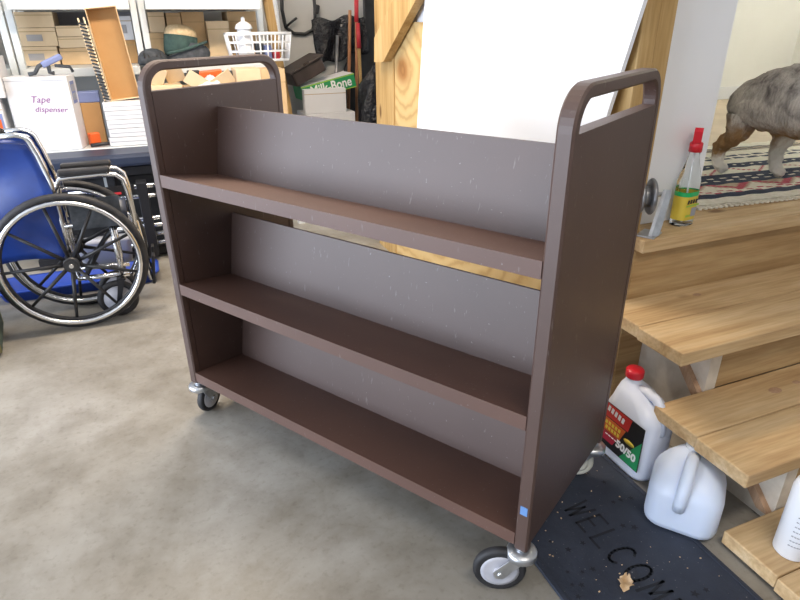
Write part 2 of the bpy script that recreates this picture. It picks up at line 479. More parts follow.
# ================================================================== BOOK CART
LN, DP, HT = 1.178, .48, 1.092
cart = thing('book_cart', 'brown metal library book cart with three sloping shelves and end handles on casters', 'book cart', (0, 0, 0), (0, 0, -58.5))
def cart_end(x, name):
    h = .0155; g = .012
    rr_ = .060
    pts = [(x, g, .134)] + [(x, g, z) for z in (.3, .6, .9)] + arc((x, g + rr_, HT - g - rr_), rr_, 180, 90, 9) \
        + arc((x, DP - g - rr_, HT - g - rr_), rr_, 90, 0, 9) + [(x, DP - g, z) for z in (.9, .6, .3)] + [(x, DP - g, .134)]
    c = .004
    prof = [(-h + c, -g), (h - c, -g), (h, -g + c), (h, g - c), (h - c, g), (-h + c, g), (-h, g - c), (-h, -g + c)]
    prof = [(q, p) for p, q in prof]
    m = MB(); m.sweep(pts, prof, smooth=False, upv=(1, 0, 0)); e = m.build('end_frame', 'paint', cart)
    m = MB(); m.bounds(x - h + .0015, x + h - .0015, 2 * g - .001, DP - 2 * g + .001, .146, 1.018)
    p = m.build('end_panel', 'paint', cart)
    return e
cart_end(.016, 'l'); cart_end(LN - .016, 'r')
x0, x1 = .032, LN - .032
for zf, zb, zt in ((.805, .771, .961), (.480, .4515, .645), (.174, .154, .350)):
    for flip in (0, 1):
        fy = (lambda y: DP - y) if flip else (lambda y: y)
        # sloping shelf with a folded front lip
        poly = [(x0, fy(.002), zf - .034), (x0, fy(.002), zf), (x0, fy(.189), zb), (x0, fy(.189), zb - .004), (x0, fy(.016), zf - .006), (x0, fy(.016), zf - .034)]
        MB().prism(poly, (x1 - x0, 0, 0)).build('shelf', 'shelfpaint_lit', cart)
        if flip: zt -= .014
        poly = [(x0, fy(.189), zb - .002), (x0, fy(.222), zt), (x0, fy(.2275), zt), (x0, fy(.1945), zb - .002)]
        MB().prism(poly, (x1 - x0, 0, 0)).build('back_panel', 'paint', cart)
# blue sticker near the bottom of the near right post
MB().bounds(LN - .024, LN - .008, -.0012, .0002, .236, .258).build('sticker', 'bluesticker', cart)['label'] = 'small scuffed blue sticker'
def caster(x, y, ang, hubmat, tr=.040, wr=1.0, lift=0):
    """plate and ring on the leg, forked arm trailing, wheel"""
    a = R(ang); d = Vector((math.cos(a), math.sin(a), 0)); s = Vector((-math.sin(a), math.cos(a), 0))
    P = Vector((x, y, 0)); wc = P + d * tr + Vector((0, 0, .051 * wr + lift))
    m = MB(); m.cyl(P + Vector((0, 0, .118)), P + Vector((0, 0, .136)), .013, n=14)
    m.lathe([(.012, .122), (.030, .121), (.034, .116), (.034, .104), (.027, .099), (.012, .098)], P, n=24)
    for sg in (-1, 1):
        o = s * sg * .0175
        q = [P + o - d * .014 + Vector((0, 0, .105)), P + o + d * .026 + Vector((0, 0, .105)), wc + o + d * .016 + Vector((0, 0, .006)),
             wc + o + d * .010 - Vector((0, 0, .013)), wc + o - d * .008 - Vector((0, 0, .013)), wc + o - d * .020 + Vector((0, 0, .008))]
        m.prism(q, s * sg * .003)
    f = m.build('caster', 'zinc', cart)
    m = MB()
    prof = [(.036, -.010), (.044, -.0105), (.049, -.009), (.051, -.004), (.051, .004), (.049, .009), (.044, .0105), (.036, .010)]
    def ring(prof, mm):
        rings = []
        for (r, h) in prof:
            rings.append([wc + d * (r * wr * math.cos(t)) + Vector((0, 0, r * wr * math.sin(t))) + s * h for t in [2 * math.pi * k / 28 for k in range(28)]])
        mm.loops(rings)
    ring(prof, m); m.build('tire', 'rubber' if hubmat != 'hub_cream' else 'hub_cream', f)
    m = MB(); ring([(.004, -.0115), (.030, -.0115), (.037, -.0107), (.037, .0107), (.030, .0115), (.004, .0115)], m)
    ring([(.012, -.018), (.012, .018)], m); m.build('wheel_hub', hubmat, f)
    m = MB(); m.cyl(wc - s * .025, wc + s * .025, .006, n=8); m.cyl(wc - s * .0255, wc - s * .021, .0095, n=6); m.build('axle_bolt', 'zinc', f)
caster(.018, .018, 105, 'hub_grey', .034, .98); caster(LN - .018, .018, 212, 'hub_grey', .046, 1.17); caster(LN - .018, DP - .018, 200, 'hub_cream', .040, .95, .0105); caster(.018, DP - .018, 20, 'hub_grey')

# ================================================================== STEPS
st = thing('wooden_steps', 'new pine steps of three treads leading up to the house doorway', 'steps', (0, 0, 0))
XL, XR = 1.147, 2.75
treads = [(.430, -.543, -.851), (.239, -.793, -1.090), (.049, -1.068, -1.365)]
for z, yb, yf in treads:
    ym = (yb + yf) / 2 + .003
    for (ya, yc, dx) in ((yb, ym + .0015, 0), (ym - .0015, yf, -.006)):
        m = MB(); m.bounds(XL + dx, XR, yc, ya, z - .038, z, .0035); m.build('tread_board', 'pine', st)
for X in (1.325, 2.45):
    poly = [(X, -.547, .0), (X, -.547, .391), (X, -.792, .391), (X, -.792, .200), (X, -1.066, .200), (X, -1.066, .0)]
    MB().prism(poly, (.040, 0, 0)).build('stringer', 'grey_pine', st)
    if X < 2:
        for (ya, za, yc, zc) in ((-.60, .385, -.77, .215), (-.86, .195, -1.03, .03)):
            q = [(X, ya, za), (X, ya - .035, za), (X, yc - .035, zc), (X, yc, zc)]
            MB().prism(q, (-.018, 0, 0)).build('cleat', 'brown_strip', st)['label'] = 'reddish brown diagonal strip'
for (ya, za, zb_) in ((-.7925, .2395, .391), (-1.0675, .0495, .200)):
    MB().bounds(1.366, 2.449, ya + .0005, ya + .02, za, zb_).build('riser_board', 'rough_pine', st)

for (x, y, z, r) in ((1.508, -.868, .2391, .013), (1.60, -.862, .2391, .008), (1.45, -.60, .4301, .009), (1.40, -1.33, .0491, .016)):
    m = MB(); m.loops([[(x + 1.6 * r * q * math.cos(t), y + r * q * math.sin(t), z + h) for t in [6.2832 * k / 18 for k in range(18)]] for q, h in ((1, 0), (.95, .0003))]); m.build('knot', 'brown_strip', st)['label'] = 'dark oval knot'

# ================================================================== WELCOME MAT
mt = thing('door_mat', 'navy rubber welcome mat lying on the concrete beside the steps', 'mat', (.897, -1.0, 0))
mx, my = .205, .40
pl = [(-mx, -my), (mx, -my), (mx, my), (-mx, my)]
m = MB(); m.box((0, 0, .004), (2 * mx, 2 * my, .008), None, .0025); m.build('mat_pad', 'mat', mt)
m = MB()
for (a, b, c, d) in ((-mx, mx, -my, -my + .012), (-mx, mx, my - .012, my), (-mx, -mx + .012, -my + .0125, my - .0125), (mx - .012, mx, -my + .0125, my - .0125)):
    m.bounds(a, b, c, d, .0081, .0105, .0008)
m.build('border', 'mat', mt)
GL = {'W': [[(0, 1), (.25, 0), (.5, .75), (.75, 0), (1, 1)]], 'E': [[(.9, 1), (0, 1), (0, 0), (.9, 0)], [(0, .5), (.7, .5)]], 'L': [[(0, 1), (0, 0), (.9, 0)]],
      'C': [[(.5 + .5 * math.cos(R(a)), .5 + .5 * math.sin(R(a))) for a in range(50, 311, 20)]],
      'O': [[(.5 + .5 * math.cos(R(a)), .5 + .5 * math.sin(R(a))) for a in range(0, 361, 20)]], 'M': [[(0, 0), (.12, 1), (.5, .3), (.88, 1), (1, 0)]]}
m = MB()
for k, ch in enumerate('WELCOME'):
    for line in GL[ch]:
        P2 = [(-.036 + .072 * q, .176 - k * .0545 - .036 * p) for p, q in line]
        for (xa, ya), (xb, yb) in zip(P2, P2[1:]):
            ln_ = math.hypot(xb - xa, yb - ya)
            m.box(((xa + xb) / 2, (ya + yb) / 2, .0085), (ln_ + .006, .0065, .0011), (0, 0, math.degrees(math.atan2(yb - ya, xb - xa))))
m.build('lettering', 'matdark', mt)
m = MB()
for k in range(46):
    x, y = random.uniform(-.17, .17), random.uniform(-.36, .36)
    if abs(x) < .05: continue
    r = random.uniform(.006, .011); a0 = random.random() * 6
    q = [(x + (r if j % 2 == 0 else r * .42) * math.cos(a0 + j * math.pi / 5), y + (r if j % 2 == 0 else r * .42) * math.sin(a0 + j * math.pi / 5), .0081) for j in range(10)]
    m.prism(q, (0, 0, .0008))
m.build('star_pattern', 'matdark', mt)
# dried leaf and crumbs on the mat
m = MB()
m.grid(lambda u, v: (-.02 + .045 * u, (v - .5) * .03 * math.sin(math.pi * (u * .86 + .1)) * (1 + .25 * math.sin(u * 21)), .0035 + .007 * math.sin(u * 5) ** 2 + .004 * math.cos(v * 6)), 10, 6, .0008)
tag(m.build('dried_leaf', 'leaf', None, (.846, -1.075, .009), (0, 0, 40)), 'curled tan dried leaf lying on the navy mat', 'leaf')
m = MB()
for k in range(60):
    x, y = random.uniform(.71, 1.08), random.uniform(-1.38, -.72); r = random.uniform(.0008, .0022)
    m.box((x, y, .0092 + r * .3), (r * 2, r * 1.3, r * .6), (0, 0, random.uniform(0, 180)))
tag(m.build('debris_crumbs', 'leaf'), 'tiny pale crumbs scattered over the navy mat', 'debris', None, 'stuff')

# ================================================================== JUGS
def rsq(w, d, r, z, n=6, ox=0, oy=0):
    out = []
    for cx, cy, a0 in ((w / 2 - r, d / 2 - r, 0), (-w / 2 + r, d / 2 - r, 90), (-w / 2 + r, -d / 2 + r, 180), (w / 2 - r, -d / 2 + r, 270)):
        for k in range(n + 1):
            a = R(a0 + 90 * k / n); out.append((cx + r * math.cos(a) + ox, cy + r * math.sin(a) + oy, z))
    return out
# antifreeze jug: local x = along the label face, -y = label side
jg = thing('antifreeze_jug', 'white jug with red cap and red and green label tucked beside the steps', 'jug', (1.162, -.738, .0), (0, 0, -90)); jg.scale = (1.02, 1.0, .965)
m = MB()
m.loops([rsq(.15, .092, .03, .0), rsq(.170, .108, .034, .006), rsq(.174, .112, .034, .02), rsq(.174, .112, .034, .185), rsq(.165, .106, .04, .205), rsq(.13, .095, .04, .232, ox=-.012),
         rsq(.085, .075, .034, .252, ox=-.030), rsq(.048, .048, .0235, .264, ox=-.042), rsq(.042, .042, .0205, .272, ox=-.044), rsq(.042, .042, .0205, .278, ox=-.044)])
m.build('body', 'jugwhite', jg)
m = MB(); m.tube([(-.02, 0, .250), (.01, 0, .258), (.045, 0, .254), (.068, 0, .236), (.076, 0, .205), (.078, 0, .16)], .0135, 10); m.build('handle', 'jugwhite', jg)
m = MB(); m.lathe([(.0, .278), (.0235, .278), (.025, .281), (.025, .300), (.022, .304), (0.0, .304)], (-.044, 0, 0), n=22, caps=False); m.build('cap', 'red', jg)
lab = MB()
y = -.0566
def rect(mm, xa, xb, za, zb, dy=0): mm.bounds(xa, xb, y - dy - .0006, y - dy, za, zb)
rect(lab, -.066, .070, .035, .165); lb = lab.build('label', 'blackprint', jg); lb['label'] = 'red, black and green printed label'; lb.scale = (1.12, 1.0, 1.16)
m = MB(); m.prism([(-.064, y - .0008, .124), (.020, y - .0008, .124), (.028, y - .0008, .163), (-.064, y - .0008, .163)], (0, -.0006, 0)); m.build('red_band', 'redlabel', lb)
m = MB(); m.prism([(-.064, y - .0008, .082), (-.002, y - .0008, .082), (.014, y - .0008, .121), (-.064, y - .0008, .121)], (0, -.0006, 0)); m.build('orange_band', 'orangelabel', lb)
m = MB(); m.prism([(-.064, y - .0008, .052), (-.022, y - .0008, .052), (-.008, y - .0008, .080), (-.064, y - .0008, .080)], (0, -.0006, 0)); m.build('crimson_band', 'crimson', lb)
m = MB(); m.prism([(.006, y - .0008, .037), (.068, y - .0008, .037), (.068, y - .0008, .125)], (0, -.0006, 0)); m.build('green_wedge', 'green', lb)
m = MB()
for k in range(5): m.box((-.050 + k * .0125, y - .0018, .150 - k * .0016), (.008, .0005, .016), (0, 12, 0))
for k in range(4): m.box((-.046 + k * .011, y - .0018, .073), (.008, .0005, .003))
m.build('print_marks', 'whiteprint', lb)
m = MB()
for k in range(5): m.box((-.052 + k * .0115, y - .0018, .108), (.0075, .0005, .010), (0, 8, 0))
for k in range(5): m.box((-.050 + k * .0105, y - .0018, .093), (.007, .0005, .010), (0, 8, 0))
m.loops([[(.030 + r * .018 * math.cos(t), yy, .098 + r * .007 * math.sin(t)) for t in [6.2832 * j / 16 for j in range(16)]] for r, yy in ((1, y - .0014), (1, y - .002))])
m.build('yellow_marks', 'yellow', lb)
text_mesh('label_numbers', '50/50', .030, 'whiteprint', lb, frame((.024, y - .0014, .068), (1, 0, -.05), (0, 0, 1)), .0005, 0, 'CENTER', .0012)
# empty translucent jug
ej = thing('empty_jug', 'empty translucent white plastic jug with loop handle on the floor before the steps', 'jug', (1.132, -.955, .0107), (0, 0, -52)); ej.scale = (1.12, 1.12, .965)
m = MB()
m.loops([rsq(.128, .128, .036, .0), rsq(.150, .150, .040, .006), rsq(.154, .154, .040, .02), rsq(.154, .154, .040, .105), rsq(.144, .144, .042, .128), rsq(.120, .118, .044, .152, oy=.010), rsq(.086, .080, .036, .169, oy=.026), rsq(.050, .046, .022, .178, oy=.044), rsq(.044, .04, .019, .182, oy=.047)])
m.build('body', 'milky', ej)
m = MB(); m.tube([(.0, .022, .172), (-.002, -.014, .186), (-.004, -.052, .172), (-.006, -.074, .146), (-.008, -.0805, .108), (-.008, -.074, .080)], .0135, 10, upv=(1, 0, 0)); m.build('handle', 'milky', ej)
m = MB(); m.lathe([(0, .181), (.021, .181), (.022, .183), (.022, .190), (.019, .193), (0, .193)], (0, .048, 0), n=20, caps=False); m.build('cap', 'whiteplastic', ej)
# white canister on the bottom tread
cn = thing('canister', 'white plastic canister standing on the bottom step', 'canister', (1.238, -1.172, .0495)); cn.scale = (1.08, 1.08, 1.25)
m = MB(); m.lathe([(0, 0), (.030, 0), (.034, .004), (.034, .150), (.030, .162), (.018, .172), (.016, .182), (0, .182)], n=28, caps=False); m.build('body', 'whiteplastic', cn)
m = MB(); m.lathe([(0, .182), (.019, .182), (.019, .200), (.016, .204), (0, .204)], n=20, caps=False); m.build('cap', 'whiteplastic', cn)
m = MB()
for k in range(9):
    for j in range(7):
        a = R(198 + k * 9 + j * .5); z = .035 + j * .011
        m.box((.0345 * math.cos(a), .0345 * math.sin(a), z), (.0006, .0042, .002), (0, 0, math.degrees(a)))
m.build('print_marks', 'foil', cn)

# ================================================================== LANDING ITEMS
SPM = Matrix.Rotation(R(-62), 4, 'Z')
sb = thing('spray_bottle', 'clear spray bottle with red nozzle and yellow label on the landing', 'spray bottle', (1.447, -.492, .6195), (0, 0, 10))
m = MB(); m.loops([rsq(.062, .044, .018, .0), rsq(.070, .050, .02, .004), rsq(.070, .050, .02, .13), rsq(.060, .046, .02, .150), rsq(.036, .036, .017, .185), rsq(.028, .028, .0135, .205), rsq(.028, .028, .0135, .218)]); m.build('body', 'clear', sb)
m = MB(); m.loops([rsq(.0712, .0512, .0205, .020), rsq(.0712, .0512, .0205, .100)], caps=False); lbs = m.build('label', 'yellow', sb); lbs['label'] = 'yellow printed label'
m = MB(); m.loops([rsq(.0715, .0515, .021, .0905), rsq(.0715, .0515, .021, .104)], caps=False); m.build('green_band', 'greenliquid', lbs)
m = MB()
for k in range(4): m.box((-.022 + k * .012, -.0262, .076), (.008, .0008, .012), (0, 10, 0))
m.build('print_marks', 'blackprint', lbs)
m = MB(); m.box((.008, -.0265, .044), (.022, .0008, .026)); m.build('grey_patch', 'foil', lbs)
m = MB(); m.box((0, -.0262, .064), (.060, .0008, .005)); m.box((-.015, -.0262, .034), (.022, .0008, .006)); m.build('lime_bars', 'lime', lbs)
m = MB(); m.lathe([(0, .216), (.018, .216), (.018, .240), (.013, .244), (0, .244)], n=18, caps=False)
m.prism([(-.034, -.011, .262), (-.030, -.011, .278), (.012, -.011, .284), (.024, -.011, .274), (.018, -.011, .243), (-.012, -.011, .243), (-.014, -.011, .262)], (0, .022, 0))
m.prism([(-.022, -.004, .262), (-.028, -.004, .232), (-.032, -.004, .214), (-.026, -.004, .212), (-.020, -.004, .232), (-.012, -.004, .262)], (0, .008, 0))
hd_ = m.build('spray_head', 'red', sb, (0, 0, 0), (0, 0, -149))
m = MB(); m.cyl((0, 0, .01), (0, 0, .22), .0025, n=6); m.build('dip_tube', 'whiteplastic', sb)
# loose wheel bracket
wb = thing('swivel_bracket', 'loose grey wheel with bright metal arm lying at the left end of the landing', 'wheel', (1.305, -.524, .6205), (0, 0, 8))
def wheelring(mm, c, prof, ax, n=26):
    ax = Vector(ax).normalized(); x = ax.orthogonal().normalized(); yv = ax.cross(x); c = Vector(c)
    mm.loops([[c + x * (r * math.cos(t)) + yv * (r * math.sin(t)) + ax * h for t in [6.28318 * k / n for k in range(n)]] for r, h in prof])
m = MB()
for k in (-1, 1): wheelring(m, Vector((.0, .042, .098)) + Vector((.80, -.60, .0)) * (.016 * k), [(.012, -.004), (.048, -.006), (.052, -.002), (.052, .002), (.048, .006), (.012, .004)], (.80, -.60, 0))
wheelring(m, (0, .042, .098), [(.03, -.014), (.03, .014)], (.80, -.60, 0)); m.build('wheel', 'steel', wb)
m = MB(); m.prism([(-.046, -.024, .004), (-.018, -.028, .004), (.060, .010, .100), (.060, .014, .116), (.040, .016, .118)], (.004, -.008, .0)); m.box((-.022, -.008, .003), (.07, .05, .005), (0, 0, 20), .001)
m.cyl((-.01, .05, .098), (.052, .008, .106), .007, n=10); m.build('arm', 'zinc', wb)
# rug
rg = MB(); nu, nv = 84, 72
rw, rd = 1.25, .80
P = [[rg.bm.verts.new((rw * i / nu, rd * j / nv, .010 + .0015 * math.sin(i * .9) * math.cos(j * .7))) for j in range(nv + 1)] for i in range(nu + 1)]
Bv = {}
def pattern(i, j):
    # 0 cream 1 navy 2 red 3 tan ; j counted from the front edge
    if j < 5: return 0
    if j < 9: return 1
    if j < 12: return 0 if (i // 2 + j) % 3 else 2
    if j < 18:
        q = abs((i % 14) - 7) - (j - 12)
        return 2 if abs(q) < 2 else (0 if q > 2 else 3)
    if j < 21: return 1
    if j == 21 or j == 24: return 0 if i % 4 < 2 else 1
    if j < 29: return 1
    if j < 36:
        q = abs((i % 16) - 8) - (j - 29)
        return 2 if abs(q) < 1 else 0
    if j < 42: return 0 if j == 39 and i % 3 == 0 else 1
    if j < 48: return 0
    if j in (48, 49, 52, 53): return 1 if i % 5 else 0
    if j < 60: return 0
    if j < 66: return 1 if j % 2 else 3
    return 0
for i in range(nu):
    for j in range(nv):
        rg.mi = pattern(i, j); rg._f([P[i][j], P[i + 1][j], P[i + 1][j + 1], P[i][j + 1]])
rg.mi = 0
rg.bounds(0, rw, 0, rd, .0, .0075)
for i in range(60): rg.box((rw * (i + .5) / 60, -.010, .004), (.010, .022, .005), (0, 0, random.uniform(-18, 18)))
tag(rg.build('rug', ['rug_cream', 'rug_navy', 'rug_red', 'rug_tan'], None, (1.60, -.395, .6205), (0, 0, -5)), 'cream rug with navy and red woven bands inside the doorway', 'rug')

# ================================================================== DOG
dg_loc = (2.10, -.150, .632)
dog = thing('dog', 'grey merle dog with white and tan legs walking on the rug', 'dog', dg_loc)
V = []; Ed = []; Ra = []
def vv(p, r, par=None):
    V.append(p); Ra.append(r); k = len(V) - 1
    if par is not None: Ed.append((par, k))
    return k
# local: -Y forward (towards the landing), +Y tail, x to the dog's left = +x
pel = vv((0, 0, .305), (.088, .088))
b1 = vv((.0, -.10, .31), (.098, .098), pel); b2 = vv((0, -.22, .315), (.112, .118), b1); b3 = vv((.0, -.34, .325), (.115, .128), b2); b4 = vv((0, -.43, .345), (.095, .110), b3)
nk = vv((.01, -.50, .42), (.072, .078), b4); nk2 = vv((.02, -.555, .485), (.062, .066), nk); hd = vv((.03, -.60, .525), (.062, .060), nk2)
mz = vv((.045, -.665, .510), (.034, .032), hd); mz2 = vv((.055, -.715, .498), (.024, .022), mz)
rp = vv((0, .06, .285), (.066, .066), pel); tl = vv((.0, .10, .285), (.040, .036), rp)
def hind(sx, fy):
    h = vv((sx * .055, .015 + fy * .2, .245), (.062, .075), pel)
    k = vv((sx * .068, -.035 + fy * .6, .175), (.044, .050), h)
    hk = vv((sx * .062, .055 + fy, .098), (.024, .027), k)
    p = vv((sx * .062, .030 + fy, .030), (.021, .022), hk); vv((sx * .062, -.012 + fy, .018), (.024, .017), p)
def fore(sx, fy):
    h = vv((sx * .065, -.39, .235), (.045, .055), b4)
    k = vv((sx * .068, -.385 + fy * .5, .150), (.030, .033), h)
    w = vv((sx * .066, -.39 + fy, .080), (.023, .025), k)
    p = vv((sx * .066, -.395 + fy, .026), (.022, .022), w); vv((sx * .066, -.43 + fy, .017), (.025, .017), p)
hind(-1, .04); hind(1, -.13); fore(-1, .0); fore(1, -.06)
V = [(x, y * .86, z * .93 if z > .2 else z * .95) for x, y, z in V]
Ra = [(a * 1.16, b * 1.22) if k < 5 else (a, b) for k, (a, b) in enumerate(Ra)]
me = bpy.data.meshes.new('coat'); me.from_pydata(V, Ed, []); me.update()
db = bpy.data.objects.new('body', me); COL.objects.link(db); db.parent = dog
sk = db.modifiers.new('skin', 'SKIN')
for k, sv in enumerate(me.skin_vertices[0].data if me.skin_vertices else []): pass
if not me.skin_vertices:
    bpy.context.view_layer.update()
for k, sv in enumerate(me.skin_vertices[0].data):
    sv.radius = Ra[k]; sv.use_root = (k == 0)
sk.use_smooth_shade = True
ss = db.modifiers.new('sub', 'SUBSURF'); ss.levels = 2; ss.render_levels = 3
tx = bpy.data.textures.new('fur_clumps', 'CLOUDS'); tx.noise_scale = .028
dm = db.modifiers.new('fur', 'DISPLACE'); dm.texture = tx; dm.strength = .022; dm.mid_level = .5
me.materials.append(M['merle'])
m = MB()
for sx in (-1, 1):
    m.prism([(sx * .03 + .03, -.575, .575), (sx * .062 + .03, -.580, .560), (sx * .075 + .03, -.615, .515), (sx * .055 + .03, -.615, .540)], (0, .012, 0))
m.build('ear', 'merle', dog)
m = MB()
for sx in (-1, 1): m.lathe([(0, -.008), (.006, -.006), (.008, 0), (.006, .006), (0, .008)], (.045 + sx * .026, -.650, .535), n=10, caps=False)
m.lathe([(0, -.010), (.010, -.006), (.012, 0), (.009, .007), (0, .009)], (.058, -.738, .502), n=10, caps=False)
m.build('nose', 'blackplastic', dog)

# ================================================================== WALL FIXTURES
m = MB(); m.prism([(1.156, .66, 1.52), (1.156, .72, 1.255), (1.156, .80, .68), (1.156, -.385, .68), (1.156, -.463, .976), (1.156, -.53, 1.222), (1.156, -.61, 1.52)], (-.012, 0, 0))
tag(m.build('wall_panel', 'panel'), 'large blank white panel covering the plywood wall behind the cart', 'panel')
m = MB()
q = [(1.148, 1.245, .992), (1.148, 1.237, 1.103), (1.148, .45, 1.595), (1.148, .45, 1.44), (1.148, 1.118, 1.0)]
m.prism(q, (-.040, 0, 0))
tag(m.build('diagonal_brace', 'pinez'), 'diagonal pine board nailed across the end of the side wall', 'board')

# ================================================================== WHEELCHAIR
wc = thing('wheelchair', 'folded wheelchair with blue vinyl back and large spoked wheel at the left', 'wheelchair', (-.372, .853, 0))
RW = .290
def bigwheel(yc):
    c = (0, yc, RW)
    m = MB(); m.tube(arc(c, RW - .016, 0, 352.5, 47, 'XZ'), .016, 10, True, (0, 1, 0)); w = m.build('wheel', 'rubber', wc)
    m = MB(); m.tube(arc(c, RW - .038, 0, 352.5, 47, 'XZ'), .009, 8, True, (0, 1, 0)); m.build('rim', 'blackplastic', w)
    m = MB(); m.tube(arc((0, yc - .028, RW), RW - .033, 0, 352.5, 47, 'XZ'), .0095, 10, True, (0, 1, 0)); m.build('hand_rim', 'chrome', w)
    m = MB(); m.cyl((0, yc - .036, RW), (0, yc + .03, RW), .030, .034, 18); m.cyl((0, yc - .040, RW), (0, yc - .036, RW), .020, n=14); m.build('wheel_hub', 'blackplastic', w)
    m = MB(); m.cyl((0, yc - .044, RW), (0, yc - .0395, RW), .009, n=10); m.build('axle_cap', 'chrome', w)
    for k in range(9):
        a = R(22 + 40 * k); d = Vector((math.cos(a), 0, math.sin(a)))
        p0 = Vector(c) + d * .025 + Vector((0, -.012, 0)); p1 = Vector(c) + d * (RW - .036)
        m = MB(); m.cyl(p0, p1, .0085, .0062, 8); m.build('spoke', 'blackplastic', w)
bigwheel(0); bigwheel(.235)
for yc, nm in ((.050, 'n'), (.175, 'f')):
    # back cane with push handle
    m = MB(); m.tube([(-.005, yc, .20), (-.005, yc, .45), (-.010, yc, .62), (-.030, yc, .72), (-.046, yc, .775), (-.060, yc, .792), (-.085, yc, .800), (-.15, yc, .798)], .0115, 10, upv=(0, 1, 0)); m.build('back_cane', 'chrome', wc)
    m = MB(); m.tube([(-.150, yc, .798), (-.26, yc, .795)], .016, 10, upv=(0, 1, 0)); m.build('push_grip', 'blackplastic', wc)
    # armrest tube and pad
    m = MB(); m.tube([(.005, yc, .56), (.008, yc, .605), (.022, yc, .622), (.06, yc, .625), (.18, yc, .628), (.225, yc, .622), (.250, yc, .600), (.258, yc, .55), (.258, yc, .38)], .0105, 10, upv=(0, 1, 0)); m.build('armrest_frame', 'chrome', wc)
    m = MB(); m.box((.115, yc, .646), (.19, .045, .024), None, .008); m.build('arm_pad', 'blackplastic', wc)
    m = MB(); m.tube([(.0, yc, .43), (.18, yc, .43), (.235, yc, .42), (.262, yc, .38), (.275, yc, .20), (.285, yc, .15)], .011, 10, upv=(0, 1, 0))
    m.tube([(.0, yc, .20), (.20, yc, .19)], .011, 10, upv=(0, 1, 0)); m.tube([(.17, yc, .42), (.17, yc, .17)], .011, 10, upv=(0, 1, 0)); m.build('side_frame', 'chrome', wc)
    # small front caster
    m = MB(); m.tube(arc((.135, yc, .085), .070, 0, 345, 23, 'XZ'), .0145, 8, True, (0, 1, 0)); fcs = m.build('front_caster', 'rubber', wc)
    m = MB(); wheelring(m, (.135, yc, .085), [(.008, -.012), (.058, -.010), (.058, .010), (.008, .012)], (0, 1, 0)); m.build('caster_hub', 'hub_grey', fcs)
    m = MB()
    for sg in (-1, 1): m.prism([(.150, yc + sg * .020, .17), (.175, yc + sg * .020, .17), (.145, yc + sg * .020, .075), (.127, yc + sg * .020, .075)], (0, sg * .004, 0))
    m.bounds(.145, .180, yc - .023, yc + .023, .170, .178); m.build('caster_fork', 'blackmetal', fcs)
    m = MB(); m.box((.30, yc, .20), (.012, .05, .13), (0, 8, 0), .003); m.build('footplate', 'blackmetal', wc)
m = MB(); m.tube([(.02, .05, .19), (.12, .11, .33), (.20, .175, .42)], .010, 8); m.tube([(.02, .175, .19), (.12, .115, .33), (.20, .05, .42)], .010, 8); m.build('cross_brace', 'blackmetal', wc)
# folded back sling bulging rearward
def sling(u, v):
    z = .29 + v * .475
    lean = -.005 - .05 * max(0, (v - .55) / .45) ** 1.4
    t = u * 2 - 1
    bul = (1 - abs(t) ** 1.5) * (.30 + .03 * math.sin(v * 6))
    return (lean - bul - .004, .050 + .125 * u + .012 * math.sin(v * 9 + u * 5), z + .012 * math.sin(u * 9))
m = MB(); m.grid(sling, 24, 16, .007); m.build('back_sling', 'vinylblue', wc)
def seat(u, v):
    t = 1 - abs(u * 2 - 1); return (.02 + .22 * v, .050 + .125 * u, .435 + .07 * t ** .8)
m = MB(); m.grid(seat, 12, 8, .006); m.build('seat_sling', 'navypad', wc)
m = MB(); m.prism([(.03, .033, .415), (.22, .033, .415), (.22, .033, .54), (.03, .033, .54)], (0, .004, 0)); m.build('side_guard', 'charcoalcloth', wc)

# blue tray on floor behind
m = MB()
m.loops([rsq(.66, .17, .04, .0), rsq(.70, .20, .05, .045), rsq(.72, .22, .05, .05), rsq(.72, .22, .05, .056), rsq(.69, .19, .05, .054), rsq(.64, .15, .04, .008)])
tag(m.build('plastic_tray', 'brightblue', None, (-.42, 1.33, .0005)), 'bright blue plastic tray on the concrete behind the wheelchair', 'tray')
# mossy crate at left
ct = thing('wooden_crate', 'weathered mossy wooden crate on the floor at the left edge', 'crate', (-.90, .80, 0), (0, 0, 8))
for k in range(3): MB().bounds(-.22, .22, -.15, -.135, .02 + k * .075, .085 + k * .075, .003).build('slat', 'crate', ct)
for k in range(3): MB().bounds(-.22, .22, .135, .15, .02 + k * .075, .085 + k * .075, .003).build('slat', 'crate', ct)
for k in range(3): MB().bounds(.205, .22, -.134, .134, .02 + k * .075, .085 + k * .075, .003).build('slat', 'cratedark', ct)
for k in range(3): MB().bounds(-.22, -.205, -.134, .134, .02 + k * .075, .085 + k * .075, .003).build('slat', 'crate', ct)
MB().bounds(-.204, .204, -.134, .134, 0, .018).build('base', 'cratedark', ct)

# ================================================================== BENCH
bn = thing('exercise_bench', 'navy padded exercise bench with black and chrome frame behind the wheelchair', 'bench', (-.24, 1.66, 0))
m = MB(); m.box((.03, .045, .540), (.86, .22, .065), None, .018); m.build('pad', 'navypad', bn)
m = MB(); m.box((.03, .0, .478), (.84, .04, .045), None, .004)
for xx in (-.30, .02, .30): m.box((xx, 0, .24), (.035, .04, .43))
m.box((.0, 0, .03), (.80, .05, .05)); m.build('frame', 'blackmetal', bn)
for k, (z, yy) in enumerate(((.40, -.055), (.345, -.05), (.225, -.06), (.19, -.075), (.135, -.055), (.09, -.07))):
    m = MB(); m.cyl((-.18 + .04 * k, yy, z), (.50, yy, z + .006), .0125, n=12); m.build('metal_tube', 'chrome', bn)
for xx in (.14, .23): MB().bounds(xx, xx + .05, -.10, -.022, .02, .43, .004).build('upright', 'blackmetal', bn)
m = MB(); m.box((.045, -.115, .405), (.17, .004, .045), (0, 0, 4)); sg = m.build('name_plate', 'blackprint', bn)
m = MB(); 
